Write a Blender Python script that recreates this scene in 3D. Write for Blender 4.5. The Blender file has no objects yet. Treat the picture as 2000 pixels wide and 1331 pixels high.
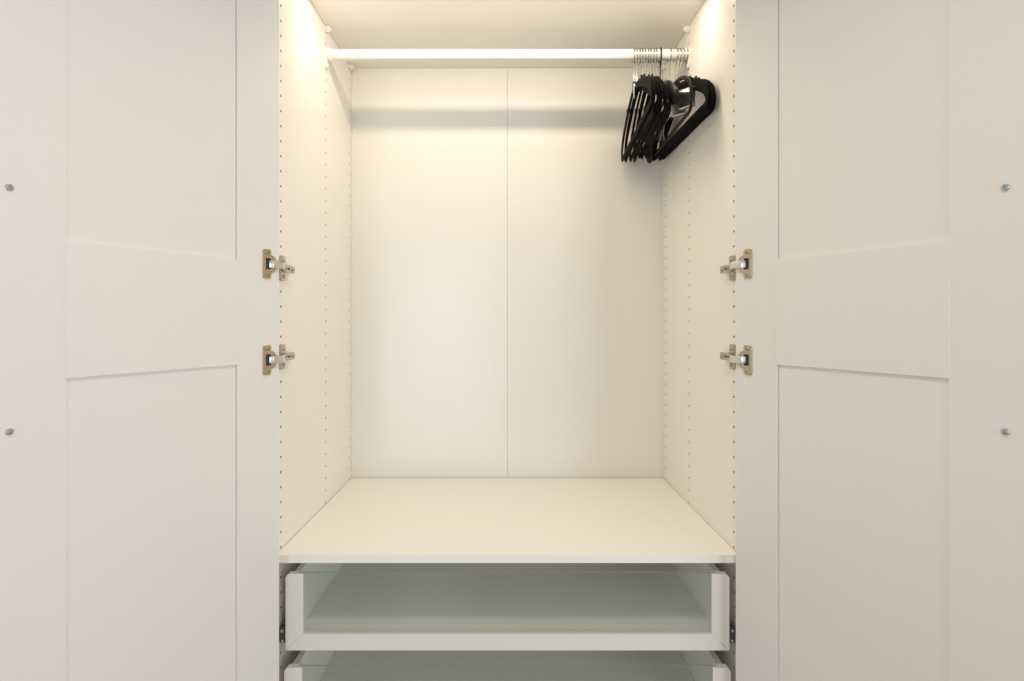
import bpy, bmesh, math, random
from mathutils import Vector, Matrix
random.seed(4)
S = bpy.context.scene
C = S.collection
R = math.radians

# ------------------------------------------------------------------ camera
CAM_Y, CAM_Z = -1.160, 1.210          # wardrobe front edge is y = 0, floor is z = 0
cd = bpy.data.cameras.new('camera'); cam = bpy.data.objects.new('camera', cd); C.objects.link(cam)
cam.location = (0, CAM_Y, CAM_Z); cam.rotation_euler = (R(90), 0, 0)
cd.sensor_width = 36; cd.lens = 20; cd.shift_x = 0.0045; cd.shift_y = -0.0198
cd.clip_start = 0.02; cd.clip_end = 100
S.camera = cam

# ------------------------------------------------------------------ room light
w = bpy.data.worlds.new('World'); S.world = w; w.use_nodes = True
bg = w.node_tree.nodes['Background']; bg.inputs[0].default_value = (1.0, 0.935, 0.835, 1); bg.inputs[1].default_value = 0.57

def area(name, loc, rot, sx, sy, power, col):
    ld = bpy.data.lights.new(name, 'AREA'); ld.shape = 'RECTANGLE'; ld.size = sx; ld.size_y = sy
    ld.energy = power; ld.color = col
    o = bpy.data.objects.new(name, ld); C.objects.link(o); o.location = loc; o.rotation_euler = rot
    return o
# two tall windows of the room, behind the camera, shining into the wardrobe
area('window_light', (-0.78, -4.2, 1.05), (R(90), 0, R(-5)), 0.62, 1.9, 22, (0.74, 0.87, 1.0))
area('window_light', (1.95, -3.4, 1.25), (R(90), 0, R(29)), 1.3, 1.9, 42, (0.86, 0.93, 1.0))
# warm ceiling lamp of the room, in front of the wardrobe
cl = area('ceiling_light', (0.05, -0.85, 2.42), (0, 0, 0), 0.14, 0.14, 4.6, (1.0, 0.88, 0.72)); cl.data.spread = R(112)

S.view_settings.view_transform = 'Standard'; S.view_settings.look = 'None'
S.view_settings.exposure = 0.0; S.view_settings.gamma = 1
S.render.engine = 'CYCLES'
S.cycles.max_bounces = 12; S.cycles.diffuse_bounces = 8; S.cycles.transparent_max_bounces = 12

# ------------------------------------------------------------------ materials
def mat(name, col, rough=0.5, metal=0.0, var=0.0, vscale=6, bump=0.0, bscale=400, sheen=0.0, spec=0.5, rvar=0.0, coat=0.0):
    m = bpy.data.materials.new(name); m.use_nodes = True
    nt = m.node_tree; p = nt.nodes['Principled BSDF']
    p.inputs['Base Color'].default_value = (*col, 1); p.inputs['Roughness'].default_value = rough
    p.inputs['Metallic'].default_value = metal; p.inputs['Specular IOR Level'].default_value = spec
    if coat: p.inputs['Coat Weight'].default_value = coat
    tc = nt.nodes.new('ShaderNodeTexCoord')
    if var or rvar:
        n = nt.nodes.new('ShaderNodeTexNoise'); n.inputs['Scale'].default_value = vscale; n.inputs['Detail'].default_value = 5
        nt.links.new(tc.outputs['Object'], n.inputs['Vector'])
        if var:
            mx = nt.nodes.new('ShaderNodeMix'); mx.data_type = 'RGBA'
            mx.inputs['A'].default_value = (*[c*(1-var) for c in col], 1)
            mx.inputs['B'].default_value = (*[min(1, c*(1+var)) for c in col], 1)
            nt.links.new(n.outputs['Fac'], mx.inputs['Factor']); nt.links.new(mx.outputs['Result'], p.inputs['Base Color'])
        if rvar:
            mr = nt.nodes.new('ShaderNodeMapRange'); mr.inputs['To Min'].default_value = rough-rvar; mr.inputs['To Max'].default_value = rough+rvar
            nt.links.new(n.outputs['Fac'], mr.inputs['Value']); nt.links.new(mr.outputs['Result'], p.inputs['Roughness'])
    if bump:
        n2 = nt.nodes.new('ShaderNodeTexNoise'); n2.inputs['Scale'].default_value = bscale; n2.inputs['Detail'].default_value = 3
        nt.links.new(tc.outputs['Object'], n2.inputs['Vector'])
        b = nt.nodes.new('ShaderNodeBump'); b.inputs['Strength'].default_value = bump; b.inputs['Distance'].default_value = 0.0005
        nt.links.new(n2.outputs['Fac'], b.inputs['Height']); nt.links.new(b.outputs['Normal'], p.inputs['Normal'])
    if sheen:
        p.inputs['Sheen Weight'].default_value = sheen; p.inputs['Sheen Roughness'].default_value = 0.4
    return m
M = {
 'foil':   mat('white_foil', (0.85, 0.825, 0.78), 0.38, var=0.012, vscale=3, bump=0.10, bscale=300, rvar=0.05),
 'lacquer':mat('white_door_lacquer', (0.78, 0.76, 0.725), 0.42, var=0.012, vscale=4, bump=0.12, bscale=220, rvar=0.05),
 'board':  mat('white_back_board', (0.77, 0.745, 0.70), 0.24, var=0.015, vscale=2.5, bump=0.10, bscale=160, rvar=0.06),
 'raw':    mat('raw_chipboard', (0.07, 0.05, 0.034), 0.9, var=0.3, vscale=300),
 'rod':    mat('white_powder_coat', (0.82, 0.80, 0.77), 0.28, bump=0.05, bscale=500),
 'plastic':mat('white_plastic', (0.80, 0.77, 0.72), 0.35),
 'nickel': mat('nickel', (0.50, 0.43, 0.34), 0.24, 1.0, var=0.10, vscale=60, bump=0.05, bscale=300, rvar=0.08),
 'steel':  mat('steel', (0.70, 0.70, 0.69), 0.22, 1.0, var=0.06, vscale=80),
 'chrome': mat('chrome', (0.55, 0.54, 0.52), 0.12, 1.0),
 'zinc':   mat('zinc_screw', (0.50, 0.54, 0.58), 0.30, 1.0, var=0.15, vscale=200),
 'dark':   mat('dark_steel_cup_shade', (0.035, 0.032, 0.030), 0.45, 0.3),  # small hinge screw, and the painted shade in the hinge cup mouth
 'runner': mat('runner_steel', (0.10, 0.10, 0.10), 0.40, 0.6),
 'velvet': mat('black_velvet', (0.007, 0.0065, 0.0065), 0.95, var=0.3, vscale=120, bump=0.6, bscale=900, sheen=0.02, spec=0.12),
 'gloss':  mat('black_plastic', (0.009, 0.009, 0.009), 0.50, spec=0.25, var=0.1, vscale=40),
 'hookblk':mat('blackened_wire', (0.05, 0.042, 0.035), 0.35, 0.8),
 'drawer': mat('drawer_foil', (0.84, 0.83, 0.79), 0.45, var=0.02, vscale=5, bump=0.1, bscale=300),
 'floor':  mat('grey_floor', (0.36, 0.33, 0.29), 0.30, var=0.10, vscale=2.5, rvar=0.08),
 'front':  mat('drawer_front_lacquer', (0.71, 0.695, 0.655), 0.30, var=0.01, vscale=6, bump=0.05, bscale=500),
 'alu':    mat('aluminium', (0.75, 0.75, 0.75), 0.35, 1.0),
 'edge':   mat('glass_edge', (0.30, 0.35, 0.32), 0.2),
}
def glass():
    m = bpy.data.materials.new('clear_glass'); m.use_nodes = True; nt = m.node_tree
    for n in list(nt.nodes): nt.nodes.remove(n)
    out = nt.nodes.new('ShaderNodeOutputMaterial'); mx = nt.nodes.new('ShaderNodeMixShader')
    tr = nt.nodes.new('ShaderNodeBsdfTransparent'); tr.inputs[0].default_value = (0.955, 0.98, 0.968, 1)
    gl = nt.nodes.new('ShaderNodeBsdfGlossy'); gl.inputs['Roughness'].default_value = 0.015
    fr = nt.nodes.new('ShaderNodeFresnel'); fr.inputs['IOR'].default_value = 1.62
    # the pane's reflection is counted once, on the face the light enters by
    ge = nt.nodes.new('ShaderNodeNewGeometry'); sub = nt.nodes.new('ShaderNodeMath'); sub.operation = 'SUBTRACT'; sub.inputs[0].default_value = 1
    mul = nt.nodes.new('ShaderNodeMath'); mul.operation = 'MULTIPLY'
    nt.links.new(ge.outputs['Backfacing'], sub.inputs[1]); nt.links.new(sub.outputs[0], mul.inputs[0]); nt.links.new(fr.outputs[0], mul.inputs[1])
    nt.links.new(mul.outputs[0], mx.inputs[0]); nt.links.new(tr.outputs[0], mx.inputs[1]); nt.links.new(gl.outputs[0], mx.inputs[2])
    nt.links.new(mx.outputs[0], out.inputs[0]); return m
M['glass'] = glass()

# ------------------------------------------------------------------ helpers
def link(name, bm, m, parent=None, smooth=False, bevel=0.0, segs=2):
    me = bpy.data.meshes.new(name)
    if bevel:
        bmesh.ops.bevel(bm, geom=[e for e in bm.edges if len(e.link_faces) == 2 and e.calc_face_angle(0) > 0.6],
                        offset=bevel, segments=segs, affect='EDGES', profile=0.5, clamp_overlap=True)
    bmesh.ops.recalc_face_normals(bm, faces=bm.faces)
    if smooth:
        for f in bm.faces: f.smooth = True
        for e in bm.edges:
            if len(e.link_faces) == 2 and e.calc_face_angle(0) > R(38): e.smooth = False
    bm.to_mesh(me); bm.free()
    for mm in (m if isinstance(m, (list, tuple)) else [m]): me.materials.append(M[mm])
    o = bpy.data.objects.new(name, me); C.objects.link(o)
    if parent: o.parent = parent
    return o
def empty(name, loc=(0, 0, 0), parent=None):
    o = bpy.data.objects.new(name, None); C.objects.link(o); o.location = loc; o.empty_display_size = 0.05
    if parent: o.parent = parent
    return o
def tag(o, label, cat, group=None):
    o['label'] = label; o['category'] = cat
    if group: o['group'] = group
def box(bm, x0, x1, y0, y1, z0, z1):
    x0, x1 = sorted((x0, x1)); y0, y1 = sorted((y0, y1)); z0, z1 = sorted((z0, z1))
    v = [bm.verts.new(p) for p in [(x0,y0,z0),(x1,y0,z0),(x1,y1,z0),(x0,y1,z0),(x0,y0,z1),(x1,y0,z1),(x1,y1,z1),(x0,y1,z1)]]
    for f in [(0,3,2,1),(4,5,6,7),(0,1,5,4),(1,2,6,5),(2,3,7,6),(3,0,4,7)]: bm.faces.new([v[i] for i in f])
def boxo(name, d, m, parent, bevel=0.0006):
    bm = bmesh.new(); box(bm, *d); return link(name, bm, m, parent, bevel=bevel, smooth=bevel > 0)
def prism(bm, pts, a, b, axis):
    """polygon pts (2D) extruded from a to b along an axis; the two others take the points in order"""
    def mk(p, t): return {'x': (t, p[0], p[1]), 'y': (p[0], t, p[1]), 'z': (p[0], p[1], t)}[axis]
    A = [bm.verts.new(mk(p, a)) for p in pts]; B = [bm.verts.new(mk(p, b)) for p in pts]
    bm.faces.new(A); bm.faces.new(B[::-1]); n = len(pts)
    for i in range(n): bm.faces.new([A[i], B[i], B[(i+1) % n], A[(i+1) % n]])
def lathe(bm, prof, n, org, ax):
    """profile [(r, h)] turned round direction ax through org, closed at both ends"""
    ax = Vector(ax).normalized(); u = ax.orthogonal().normalized(); v = ax.cross(u); org = Vector(org)
    rings = [[bm.verts.new(org + ax*h + (u*math.cos(2*math.pi*k/n) + v*math.sin(2*math.pi*k/n))*r) for k in range(n)] for r, h in prof]
    for a, b in zip(rings, rings[1:]):
        for k in range(n): bm.faces.new([a[k], a[(k+1) % n], b[(k+1) % n], b[k]])
    bm.faces.new(rings[0]); bm.faces.new(rings[-1])
def tube(bm, pts, r, n=8):
    pts = [Vector(p) for p in pts]; rings = []
    ref = Vector((1, 0, 0))
    for i, p in enumerate(pts):
        t = (pts[min(i+1, len(pts)-1)] - pts[max(i-1, 0)]).normalized()
        u = (ref - t*ref.dot(t)); u = u.normalized() if u.length > 1e-4 else t.orthogonal().normalized()
        v = t.cross(u)
        rings.append([bm.verts.new(p + (u*math.cos(2*math.pi*k/n) + v*math.sin(2*math.pi*k/n))*r) for k in range(n)])
    for a, b in zip(rings, rings[1:]):
        for k in range(n): bm.faces.new([a[k], a[(k+1) % n], b[(k+1) % n], b[k]])
    bm.faces.new(rings[0][::-1]); bm.faces.new(rings[-1])
def screw(name, org, ax, r, parent, m='nickel'):
    """pan head with a recessed socket"""
    bm = bmesh.new()
    lathe(bm, [(r, 0), (r, r*0.30), (r*0.80, r*0.55), (r*0.48, r*0.62), (r*0.40, r*0.15)], 14, org, ax)
    return link(name, bm, m, parent, smooth=True)

# ------------------------------------------------------------------ floor
fb = bmesh.new(); box(fb, -2.4, 2.4, -4.6, 0.75, -0.05, 0.0)
fl = link('floor', fb, 'floor'); fl['kind'] = 'structure'

# ------------------------------------------------------------------ wardrobe carcass
W = 0.482; D = 0.601; TOP = CAM_Z + 0.780; SH = CAM_Z - 0.488; BOT = 0.085; T = 0.018
ward = empty('wardrobe', (0, 0, 0))
tag(ward, 'white wardrobe with both panelled doors swung open, hanging rod, shelf and glass fronted drawers', 'wardrobe')

HOLES = [(0.0505, 0.0030), (0.3495, 0.0026), (0.573, 0.0026)]
def side_panel(sg):
    bm = bmesh.new(); xi = sg*W; xo = sg*(W+T); z0, z1 = 0.0, TOP+T
    ch = 0.010; zs0 = (CAM_Z+0.669) - 0.032*55; zs1 = (CAM_Z+0.669) + 0.032*3
    def q(a, b, c, d, mi=0):
        f = bm.faces.new([bm.verts.new(p) for p in (a, b, c, d)]); f.material_index = mi
    ys = [0.0]
    for y, r in HOLES: ys += [y-ch, y+ch]
    ys.append(D+0.006)
    for i in range(0, len(ys), 2):                       # plain strips between the hole columns
        q((xi, ys[i], z0), (xi, ys[i+1], z0), (xi, ys[i+1], z1), (xi, ys[i], z1))
    n = 12
    for y, r in HOLES:
        q((xi, y-ch, z0), (xi, y+ch, z0), (xi, y+ch, zs0-0.016), (xi, y-ch, zs0-0.016))
        q((xi, y-ch, zs1+0.016), (xi, y+ch, zs1+0.016), (xi, y+ch, z1), (xi, y-ch, z1))
        k = 0
        while zs0 + 0.032*k <= zs1 + 1e-6:
            z = zs0 + 0.032*k; k += 1
            c = []; h = []; g = []
            for j in range(n):
                a = 2*math.pi*(j+0.5)/n; ca, sa = math.cos(a), math.sin(a)
                s = min(ch/abs(ca), 0.016/abs(sa))
                c.append(bm.verts.new((xi, y+ca*s, z+sa*s)))
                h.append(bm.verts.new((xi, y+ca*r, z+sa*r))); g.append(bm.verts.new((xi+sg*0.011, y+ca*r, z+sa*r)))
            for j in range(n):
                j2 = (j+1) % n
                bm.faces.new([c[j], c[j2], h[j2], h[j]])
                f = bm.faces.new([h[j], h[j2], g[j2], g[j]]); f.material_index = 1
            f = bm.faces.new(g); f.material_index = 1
            for (cy, cz) in ((1,1), (-1,1), (-1,-1), (1,-1)):    # the four corners of the cell
                cor = bm.verts.new((xi, y+cy*ch, z+cz*0.016))
                m1 = max((p for p in c if abs(p.co.y-(y+cy*ch)) < 1e-6), key=lambda p: cz*p.co.z)
                m2 = max((p for p in c if abs(p.co.z-(z+cz*0.016)) < 1e-6), key=lambda p: cy*p.co.y)
                bm.faces.new([cor, m1, m2])
    for (a, b) in (((xi, 0), (xo, 0)), ((xo, 0), (xo, D+0.006)), ((xo, D+0.006), (xi, D+0.006))):
        q((a[0], a[1], z0), (b[0], b[1], z0), (b[0], b[1], z1), (a[0], a[1], z1))
    q((xi, 0, z1), (xo, 0, z1), (xo, D+0.006, z1), (xi, D+0.006, z1)); q((xi, 0, z0), (xo, 0, z0), (xo, D+0.006, z0), (xi, D+0.006, z0))
    me = bpy.data.meshes.new('side_panel')
    for f in bm.faces:                                   # inner face looks inwards
        f.normal_update()
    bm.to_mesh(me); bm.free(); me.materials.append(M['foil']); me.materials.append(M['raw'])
    o = bpy.data.objects.new('side_panel', me); C.objects.link(o); o.parent = ward
for sg in (-1, 1): side_panel(sg)
boxo('top_panel', (-W+0.0012, W-0.0012, 0.0, D-0.003, TOP, TOP+T), 'foil', ward)
boxo('bottom_panel', (-W+0.001, W-0.001, 0.0, D-0.003, BOT-T, BOT), 'foil', ward)
boxo('plinth', (-W+0.001, W-0.001, 0.045, 0.063, 0.0, BOT-T-0.001), 'foil', ward)
# the back is two thin boards, each bowed a little, meeting in the middle
def back_board(x0, x1, bow, lean):
    bm = bmesh.new(); nx, nz = 16, 10; z0, z1 = BOT, TOP+0.004; g = []
    for j in range(nz+1):
        row = []
        for i in range(nx+1):
            a, b = i/nx, j/nz; x = x0+(x1-x0)*a; z = z0+(z1-z0)*b
            y = D + bow*math.sin(math.pi*a)*(0.6+0.4*math.sin(math.pi*b)) + lean*(a-0.5)
            row.append(bm.verts.new((x, y, z)))
        g.append(row)
    fr = [bm.faces.new([g[j][i], g[j][i+1], g[j+1][i+1], g[j+1][i]]) for j in range(nz) for i in range(nx)]
    r = bmesh.ops.extrude_face_region(bm, geom=fr)
    for v in r['geom']:
        if isinstance(v, bmesh.types.BMVert): v.co.y += 0.003
    return link('back_panel', bm, 'board', ward, smooth=True)
back_board(-W+0.0008, -0.0005, 0.0022, 0.0006); back_board(0.0004, W-0.0008, 0.0012, -0.0004)
boxo('back_joint_strip', (-0.012, 0.012, D+0.009, D+0.013, BOT, TOP), 'foil', ward, 0)

# ------------------------------------------------------------------ shelf
boxo('shelf', (-W+0.0013, W-0.0013, 0.022, D-0.004, SH-0.0165, SH), 'foil', ward, 0.0009)

# ------------------------------------------------------------------ clips that hold the top panel
def clip(x, y, sg):
    bm = bmesh.new()
    z = TOP
    prism(bm, [(y-0.007, z-0.002), (y+0.007, z-0.002), (y+0.006, z-0.010), (y, z-0.0155), (y-0.006, z-0.010)], sg*(W-0.0002), sg*(W-0.012), 'x')
    lathe(bm, [(0.0052, 0), (0.0052, 0.0025), (0.003, 0.0035)], 12, (sg*(W-0.012), y, z-0.0078), (-sg, 0, 0))
    box(bm, sg*(W-0.001), sg*(W-0.020), y-0.005, y+0.005, z-0.0025, z-0.0006)
    link('panel_clip', bm, 'plastic', ward, bevel=0.0006, smooth=True)
for sg in (-1, 1):
    for y in (0.3495, 0.578): clip(0, y, sg)

# ------------------------------------------------------------------ hanging rod
RY, RZ, RR = 0.3495, CAM_Z + 0.7038, 0.0142
bm = bmesh.new(); lathe(bm, [(RR, -W+0.010), (RR, W-0.010)], 40, (0, RY, RZ), (1, 0, 0))
rod = link('clothes_rod', bm, 'rod', ward, smooth=True)
for sg in (-1, 1):
    bm = bmesh.new()
    lathe(bm, [(0.0175, 0), (0.0178, 0.0015), (0.0175, 0.016), (0.0155, 0.0175)], 32, (sg*(W-0.0003), RY, RZ), (-sg, 0, 0))
    prism(bm, [(RY-0.016, RZ-0.005), (RY+0.016, RZ-0.005), (RY+0.011, RZ-0.028), (RY+0.004, RZ-0.036), (RY-0.004, RZ-0.036), (RY-0.011, RZ-0.028)], sg*(W-0.0003), sg*(W-0.0065), 'x')
    br = link('rod_bracket', bm, 'plastic', rod, smooth=True)
    screw('screw', (sg*(W-0.0066), RY, RZ-0.0285), (-sg, 0, 0), 0.0036, rod, 'steel')

# ------------------------------------------------------------------ light bar under the top panel, above the picture's edge
bm = bmesh.new(); box(bm, -0.452, 0.452, 0.156, 0.186, TOP-0.012, TOP-0.0005)
lb = link('light_bar', bm, 'alu', ward, bevel=0.001)
la = area('light_bar_lamp', (0, 0.171, TOP-0.0190), (R(23), 0, 0), 0.90, 0.030, 3.0, (1.0, 0.84, 0.63)); la.parent = lb

# ------------------------------------------------------------------ doors
E = Vector((0.4577, -0.020)); TH = math.atan2(0.451, 0.892)
DL, DZ0, DZ1 = 0.4975, 0.075, TOP + 0.022
T1, T2 = 0.0961, 0.3727; RZ1, RZ0 = CAM_Z+0.1125, CAM_Z-0.0822
HZ = (CAM_Z+0.1105, CAM_Z-0.0780)
HY = 0.0485
def door(sg):
    s = -sg                                              # local x runs along the door; the left door uses +t, the right -t
    a = Vector((sg*math.sin(TH), -math.cos(TH), 0)); n = Vector((-sg*math.cos(TH), -math.sin(TH), 0))
    X = a*s
    mw = Matrix(((X.x, n.x, 0, sg*E.x), (X.y, n.y, 0, E.y), (0, 0, 1, 0), (0, 0, 0, 1)))
    bm = bmesh.new(); box(bm, s*(T1+0.0013), s*(T2-0.0005), -0.0118, -0.0018, DZ0+0.101, DZ1-0.101)
    box(bm, s*(T1-0.012), s*(T2+0.012), -0.016, -0.0120, DZ0+0.03, DZ1-0.03)
    d = link('door', bm, 'lacquer', ward); d.matrix_world = mw
    def piece(name, t0, t1, z0, z1, y0=-0.019, y1=0.0, bev=0.0007, m='lacquer'):
        b = bmesh.new(); box(b, s*t0, s*t1, y0, y1, z0, z1)
        return link(name, b, m, d, bevel=bev, smooth=True)
    piece('stile', 0, T1, DZ0, DZ1); piece('stile', T2, DL, DZ0, DZ1)
    piece('cross_rail', T1-0.0030, T2+0.0016, RZ0, RZ1, -0.0110, 0.0018, 0.0015)
    piece('top_rail', T1+0.0003, T2-0.0003, DZ1-0.1, DZ1, -0.019, -0.0003); piece('bottom_rail', T1+0.0003, T2-0.0003, DZ0, DZ0+0.1, -0.019, -0.0003)
    for z in (0.1748, -0.1466):
        screw('handle_screw', (s*0.4385, 0.0, CAM_Z+z), (0, 1, 0), 0.0046, d, 'zinc')
    # hinges: the cup sits in the door, the arm reaches to the plate on the side panel
    for hz in HZ:
        P = lambda t, h: Vector((sg*E.x, E.y, 0)) + a*t + n*h
        h = empty('hinge', (sg*W, HY, hz), ward)
        inv = Matrix.Translation((-sg*W, -HY, -hz))
        # cup plate with its opening, drawn in the door's plane
        bm = bmesh.new()
        out = []
        t0, t1, hh = 0.0205, 0.0392, 0.0290
        rr = 0.004
        def corner(cx, cz, a0):
            return [(cx+rr*math.cos(R(a0+q)), cz+rr*math.sin(R(a0+q))) for q in (0, 30, 60, 90)]
        out += corner(t1-rr, hh-rr, 0) + corner(t0+rr, hh-rr, 90)
        cr, cc = 0.0185, 0.0238
        a0 = math.degrees(math.acos((t0-cc)/cr))
        for k in range(17):
            q = R(a0 + (360-2*a0)*k/16); out.append((cc+cr*math.cos(q), cr*math.sin(q)))
        out += corner(t0+rr, -hh+rr, 180) + corner(t1-rr, -hh+rr, 270)
        # ring: outer outline against a rectangle opening (cup mouth)
        o0, o1, oh = 0.0215, 0.0362, 0.0110
        ctr = ((o0+o1)/2, 0)
        inn = []
        for (p, qz) in out:
            dx, dz = p-ctr[0], qz-ctr[1]
            k = 1/max(abs(dx)/((o1-o0)/2), abs(dz)/oh, 1e-6); inn.append((ctr[0]+dx*k, ctr[1]+dz*k))
        n_ = len(out); lo, hi = 0.0001, 0.0022
        def vv(p, hgt): q = P(p[0], hgt); return bm.verts.new((q.x, q.y, hz+p[1]))
        Oh = [vv((p[0]+(ctr[0]-p[0])*0.02, p[1]*0.98), hi) for p in out]; Om = [vv(p, hi-0.0005) for p in out]; Ol = [vv(p, lo) for p in out]
        Ih = [vv(p, hi) for p in inn]; Il = [vv(p, lo+0.0001) for p in inn]
        for i in range(n_):
            j = (i+1) % n_
            for A, B in ((Ol, Om), (Om, Oh), (Oh, Ih), (Ih, Il)):
                bm.faces.new([A[i], A[j], B[j], B[i]])
        bmesh.ops.transform(bm, matrix=inv, verts=bm.verts)
        link('cup_plate', bm, 'nickel', h, smooth=True)
        bm = bmesh.new()                                  # flat dark sheet, its colour standing in for shade inside the uncut cup
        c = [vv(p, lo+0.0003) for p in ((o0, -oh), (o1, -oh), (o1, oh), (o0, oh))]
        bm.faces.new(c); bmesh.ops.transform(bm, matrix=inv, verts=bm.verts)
        link('cup_shade', bm, 'dark', h)
        for zz in (0.0222, -0.0222):
            q = P(0.0298, 0.0020); screw('screw', (q.x-sg*W, q.y-HY, zz), n, 0.0040, h)
        # link arm: bent strip from the cup to the mounting arm
        bm = bmesh.new()
        c0, c1, c2 = P(0.0240, 0.0008), P(0.0190, 0.0060), P(-0.0035, 0.0075)
        line = [(c0.x, c0.y), (c1.x, c1.y), (c2.x, c2.y), (sg*0.4660, HY-0.003)]
        th = 0.0032
        pts = [Vector(p) for p in line]; offs = []
        for i, p in enumerate(pts):
            tdir = (pts[min(i+1, 3)] - pts[max(i-1, 0)]).normalized(); nn = Vector((-tdir.y, tdir.x))
            if nn.x*sg < 0: nn = -nn
            offs.append(p + nn*th)
        prism(bm, [tuple(p) for p in pts] + [tuple(p) for p in offs[::-1]], hz-0.0070, hz+0.0070, 'z')
        bmesh.ops.transform(bm, matrix=inv, verts=bm.verts)
        link('link_arm', bm, 'steel', h, bevel=0.0006, smooth=True)
        # mounting plate and adjusting arm on the side panel
        bm = bmesh.new(); u = 1 if True else 0
        pl = [(-0.009, 0.022), (-0.005, 0.0265), (0.010, 0.0265), (0.0135, 0.022), (0.0135, 0.009), (0.0175, 0.006), (0.0175, -0.006), (0.0135, -0.009), (0.0135, -0.022), (0.010, -0.0265), (-0.005, -0.0265), (-0.009, -0.022)]
        prism(bm, pl, -sg*0.0002, -sg*0.0055, 'x')
        link('mounting_plate', bm, 'nickel', h, bevel=0.0008, smooth=True)
        tilt = 0.0005 if hz > CAM_Z else -0.0005
        bm = bmesh.new()
        prism(bm, [(-0.006, 0.0082), (0.022, 0.0078), (0.045, 0.0074-tilt), (0.045, -0.0078-tilt), (0.022, -0.0080), (-0.006, -0.0082)], -sg*0.0056, -sg*0.0135, 'x')
        link('adjusting_arm', bm, 'nickel', h, bevel=0.0010, smooth=True)
        for yy, zz, xx, rad in ((0.0035, 0.0172, 0.0055, 0.0040), (0.0035, -0.0172, 0.0055, 0.0040), (0.034, -tilt*0.6, 0.0135, 0.0042), (0.012, 0, 0.0135, 0.0026)):
            screw('screw', (-sg*xx, yy, zz), (-sg, 0, 0), rad, h, 'dark' if rad < 0.003 else 'nickel')
for sg in (-1, 1): door(sg)

# ------------------------------------------------------------------ drawers
def drawer(zt, yf):
    """zt is the top of the front, yf its front face"""
    ho, hi = 0.4603, 0.4238; zb = zt - 0.1585; zi = zb + 0.034; th = 0.0140
    bm = bmesh.new(); box(bm, -0.4395, 0.4395, yf+th+0.0005, yf+0.552, zb+0.022, zb+0.0295)
    d = link('drawer', bm, 'drawer', ward, bevel=0.0005)
    for sg in (-1, 1):
        bm = bmesh.new()
        prism(bm, [(sg*ho, zb+0.0004), (sg*hi, zi+0.0001), (sg*hi, zt), (sg*(ho-0.0075), zt), (sg*(ho-0.0035), zt-0.002), (sg*ho, zt-0.0075)], yf, yf+th, 'y')
        link('front_stile', bm, 'front', d, bevel=0.0006, smooth=True)
        boxo('side_board', (sg*0.4400, sg*0.4520, yf+th+0.0006, yf+0.556, zb+0.012, zt-0.006), 'drawer', d, 0.001)
        bm = bmesh.new()
        box(bm, sg*0.4612, sg*0.4812, yf+0.022, yf+0.50, zb+0.004, zb+0.030)
        box(bm, sg*0.4655, sg*0.4785, yf+0.014, yf+0.0225, zb+0.009, zb+0.041)
        r = link('runner', bm, 'runner', d, bevel=0.0008)
        screw('runner_screw', (sg*0.4725, yf+0.0138, zb+0.033), (0, -1, 0), 0.0034, d, 'steel')
        screw('runner_screw', (sg*0.4715, yf+0.0138, zb+0.0125), (0, -1, 0), 0.0028, d, 'steel')
    bm = bmesh.new(); prism(bm, [(-hi, zi), (hi, zi), (ho-0.0005, zb), (-ho+0.0005, zb)], yf, yf+th, 'y')
    link('front_rail', bm, 'front', d, bevel=0.0006, smooth=True)
    boxo('back_board', (-0.4395, 0.4395, yf+0.5525, yf+0.563, zb+0.012, zt-0.006), 'drawer', d, 0.001)
    bm = bmesh.new(); box(bm, -0.4330, 0.4330, yf+0.0056, yf+0.0096, zi-0.006, zt+0.0006)
    for f in bm.faces:
        f.normal_update(); f.material_index = 0 if abs(f.normal.y) > 0.5 else 1
    link('glass_pane', bm, ['glass', 'edge'], d)
drawer(CAM_Z-0.5265, 0.0200)
drawer(CAM_Z-0.7165, 0.0125)

# ------------------------------------------------------------------ clothes hangers
def spline(P, n, closed=False):
    out = []; m = len(P)
    rng = range(m if closed else m-1)
    for i in rng:
        g = lambda k: Vector(P[k % m]) if closed else Vector(P[min(max(k, 0), m-1)])
        p0, p1, p2, p3 = g(i-1), g(i), g(i+1), g(i+2)
        for k in range(n):
            t = k/n
            out.append(0.5*((2*p1) + (p2-p0)*t + (2*p0-5*p1+4*p2-p3)*t*t + (3*p1-p0-3*p2+p3)*t**3))
    if not closed: out.append(Vector(P[-1]))
    return out
def sweep(bm, path, width, thick, closed, pw=0.62):
    """path of (s, z); cross-section a rounded bar: width in the plane of the path, thick across it"""
    n = len(path); rings = []
    for i, p in enumerate(path):
        t = (path[(i+1) % n] - path[(i-1) % n]) if closed else (path[min(i+1, n-1)] - path[max(i-1, 0)])
        t.normalize(); nr = Vector((-t.y, t.x)); wv, tv = width(p), thick(p); ring = []
        for k in range(10):
            a = 2*math.pi*(k+0.5)/10
            ca, sa = math.cos(a), math.sin(a)
            e = lambda q: math.copysign(abs(q)**pw, q)
            q = p + nr*(wv/2*e(ca)); ring.append(bm.verts.new((tv/2*e(sa), -q.x, q.y)))
        rings.append(ring)
    for i in range(n if closed else n-1):
        a, b = rings[i], rings[(i+1) % n]
        for k in range(10): bm.faces.new([a[k], a[(k+1) % 10], b[(k+1) % 10], b[k]])
    if not closed: bm.faces.new(rings[0]); bm.faces.new(rings[-1])
NECK = -0.0735
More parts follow.
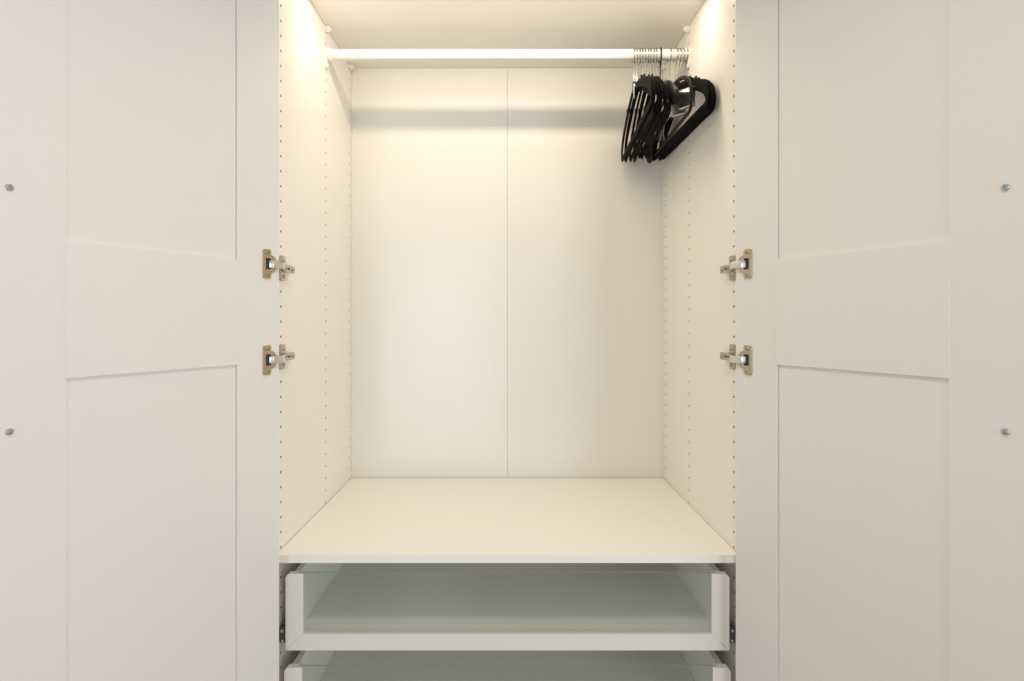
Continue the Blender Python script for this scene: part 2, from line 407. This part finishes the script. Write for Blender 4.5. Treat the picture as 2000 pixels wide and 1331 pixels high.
def hook_mesh(name, m, r=0.0017, big=0.0):
    Rr = RR + r + 0.0032 + big; cz = RR - (Rr - r) + 0.0001
    pts = [(0, 0, NECK-0.012), (0, 0, NECK+0.014), (0, 0, cz-Rr-0.012)]
    body = [(0.0, cz-Rr-0.012), (-0.003, cz-Rr-0.005)]
    a = -68
    while a <= 205:
        body.append((-Rr*math.cos(R(a)), cz + Rr*math.sin(R(a)))); a += 13
    pts = pts[:2] + [(0, p[0], p[1]) for p in body]
    bm = bmesh.new(); tube(bm, pts, r, 8)
    return link(name, bm, m, None, smooth=True)
def velvet_mesh():
    half = [(0.0, -0.0905), (0.03, -0.0965), (0.075, -0.1090), (0.12, -0.1270), (0.165, -0.1480), (0.194, -0.1650), (0.2115, -0.1860), (0.2160, -0.2030), (0.205, -0.2140), (0.16, -0.2140), (0.08, -0.2140)]
    P = half + [(0.0, -0.2140)] + [(-p[0], p[1]) for p in half[:0:-1]]
    path = spline(P, 5, True)
    def wd(p): return 0.0165 if p.y < -0.20 else 0.0150 + 0.0090*max(0, min(1, (abs(p.x)-0.02)/0.14))*(1 if p.y > -0.18 else 0.4)
    bm = bmesh.new(); sweep(bm, path, wd, lambda p: 0.0046, True)
    # neck block under the hook and the two strap notches on the arms
    prism(bm, [(-0.0105, -0.0930), (0.0105, -0.0930), (0.0075, NECK-0.004), (0.0045, NECK), (-0.0045, NECK), (-0.0075, NECK-0.004)], -0.0027, 0.0027, 'x')
    for s in (-1, 1):
        prism(bm, [(s*0.098, -0.110), (s*0.112, -0.1145), (s*0.111, -0.1050), (s*0.106, -0.1020), (s*0.101, -0.1030)], -0.0018, 0.0018, 'x')
    return link('hanger_body', bm, 'velvet', None, smooth=True)
def suit_mesh():
    half = [(0.0, -0.094), (0.04, -0.104), (0.09, -0.124), (0.14, -0.153), (0.18, -0.184), (0.206, -0.208), (0.214, -0.217)]
    P = [(-p[0], p[1]) for p in half[:0:-1]] + half
    path = spline(P, 6)
    f = lambda p: min(1, abs(p.x)/0.20)
    def cap(p): return 1.0 if abs(p.x) < 0.2 else max(0.55, 1-((abs(p.x)-0.2)/0.014)**2*0.45)
    bm = bmesh.new(); sweep(bm, path, lambda p: (0.020+0.020*f(p)**2)*cap(p), lambda p: (0.0055+0.0165*f(p)**5)*cap(p), False, 0.85)
    prism(bm, [(-0.010, -0.094), (0.010, -0.094), (0.006, NECK-0.006), (-0.006, NECK-0.006)], -0.0030, 0.0030, 'x')
    return link('hanger_body', bm, 'gloss', None, smooth=True)
def clip_body_mesh():
    half = [(0.0, -0.0905), (0.04, -0.0950), (0.09, -0.1030), (0.14, -0.1180), (0.178, -0.1400), (0.196, -0.1700), (0.1965, -0.2000), (0.186, -0.2140), (0.12, -0.2150), (0.06, -0.2150)]
    P = half + [(0.0, -0.2150)] + [(-p[0], p[1]) for p in half[:0:-1]]
    bm = bmesh.new(); sweep(bm, spline(P, 5, True), lambda p: 0.0105, lambda p: 0.0050, True)
    prism(bm, [(-0.0105, -0.0930), (0.0105, -0.0930), (0.0075, NECK-0.004), (0.0045, NECK), (-0.0045, NECK), (-0.0075, NECK-0.004)], -0.0027, 0.0027, 'x')
    return link('hanger_body', bm, 'gloss', None, smooth=True)
hk = hook_mesh('hook', 'chrome'); vb = velvet_mesh(); first = [True]
def place(name, label, hpx, xf, group, kind, tilt=0.0):
    xh = hpx
    o = empty(name, (xh, RY, RZ)); tag(o, label, 'hanger', group)
    yaw = math.asin(max(-0.4, min(0.4, (xf-xh)/0.216)))
    o.rotation_euler = (R(tilt), R(random.uniform(-0.8, 0.8)), yaw)
    if kind == 'velvet':
        if first[0]: b, h = vb, hk; first[0] = False
        else:
            b, h = vb.copy(), hk.copy(); C.objects.link(b); C.objects.link(h)
        b.parent = o; h.parent = o
        h.rotation_euler = (0, 0, -yaw*random.uniform(0.2, 1.0))
    elif kind == 'suit':
        suit_mesh().parent = o; hook_mesh('hook', 'hookblk', 0.0021, 0.001).parent = o
    else:
        clip_body_mesh().parent = o; hook_mesh('hook', 'chrome').parent = o
        bm = bmesh.new(); tube(bm, [(0, -0.188, -0.1640), (0, 0.188, -0.1640)], 0.0019, 8)
        link('clip_bar', bm, 'chrome', o, smooth=True)
        for s, cx, rz in ((-0.118, -0.009, 52), (-0.172, -0.003, 40), (0.10, 0.0, 0)):
            bm = bmesh.new()                              # a sprung trouser clip: two curved jaws over the bar
            for sd in (-1, 1):
                prof = [(0.0014, -0.1480), (0.0050, -0.1530), (0.0054, -0.1620), (0.0030, -0.1760), (0.0068, -0.1930), (0.0056, -0.1945), (0.0012, -0.1765), (0.0036, -0.1620), (0.0032, -0.1540), (0.0006, -0.1500)]
                A = [bm.verts.new((sd*x, -0.020, z)) for x, z in prof]; B = [bm.verts.new((sd*x, 0.020, z)) for x, z in prof]
                n_ = len(prof); bm.faces.new(A); bm.faces.new(B[::-1])
                for i in range(n_): bm.faces.new([A[i], B[i], B[(i+1) % n_], A[(i+1) % n_]])
            tube(bm, [(0, -0.012, -0.1640), (0, 0.012, -0.1640)], 0.0030, 8)
            c = link('trouser_clip', bm, 'steel', o, bevel=0.0003, smooth=True)
            c.location = (cx, s, -0.0080); c.rotation_euler = (0, 0, R(rz))
    return o
HX = lambda px: (px-991)/736.0
FX = lambda px: (px-991)/863.0
left = [(1237 + 5.4*i, 1271 + 4.8*i) for i in range(9)]
ORD = ['first', 'second', 'third', 'fourth', 'fifth', 'sixth', 'seventh', 'eighth', 'ninth']
for i, (a, b) in enumerate(left):
    lab = 'slim black velvet hanger with chrome hook, %s from the bare stretch of rod' % ORD[i]
    o = place('velvet_hanger', lab, HX(a), FX(b), 'black velvet hangers on the rod', 'velvet', random.uniform(-3.5, 3.5))
    if i == 0:                                            # a shiny drop-shaped clip is pushed over its front arm
        bm = bmesh.new()
        pr = [(0.0006, 0.020), (0.0042, 0.017), (0.0062, 0.010), (0.0060, 0.002), (0.0044, -0.010), (0.0026, -0.019), (0.0010, -0.023)]
        lathe(bm, pr, 12, (-0.0050, -0.030, -0.108), (0, 0, 1))
        for v in bm.verts: v.co.x = -0.0050 + (v.co.x+0.0050)*0.55
        link('metal_clip', bm, 'steel', o, smooth=True)
place('suit_hanger', 'thick smooth black hanger with rounded shoulder ends and a dark wire hook', HX(1289.5), 0.3820, None, 'suit', -3.0)
place('clip_hanger', 'black hanger with chrome bar and shiny metal trouser clips', HX(1308), 0.4235, None, 'clip', 0.5)
right = [(1320, 0.4530), (1326.5, 0.4600), (1333, 0.4668), (1339.5, 0.4735)]
for i, (a, b) in enumerate(right):
    lab = 'slim black velvet hanger with chrome hook, ' + ['fourth from the side panel it hangs near', 'third from the side panel it hangs near', 'second from the side panel it hangs near', 'last on the rod against the side panel'][i]
    place('velvet_hanger', lab, HX(a), b, 'black velvet hangers on the rod', 'velvet', random.uniform(-1.0, 1.0))
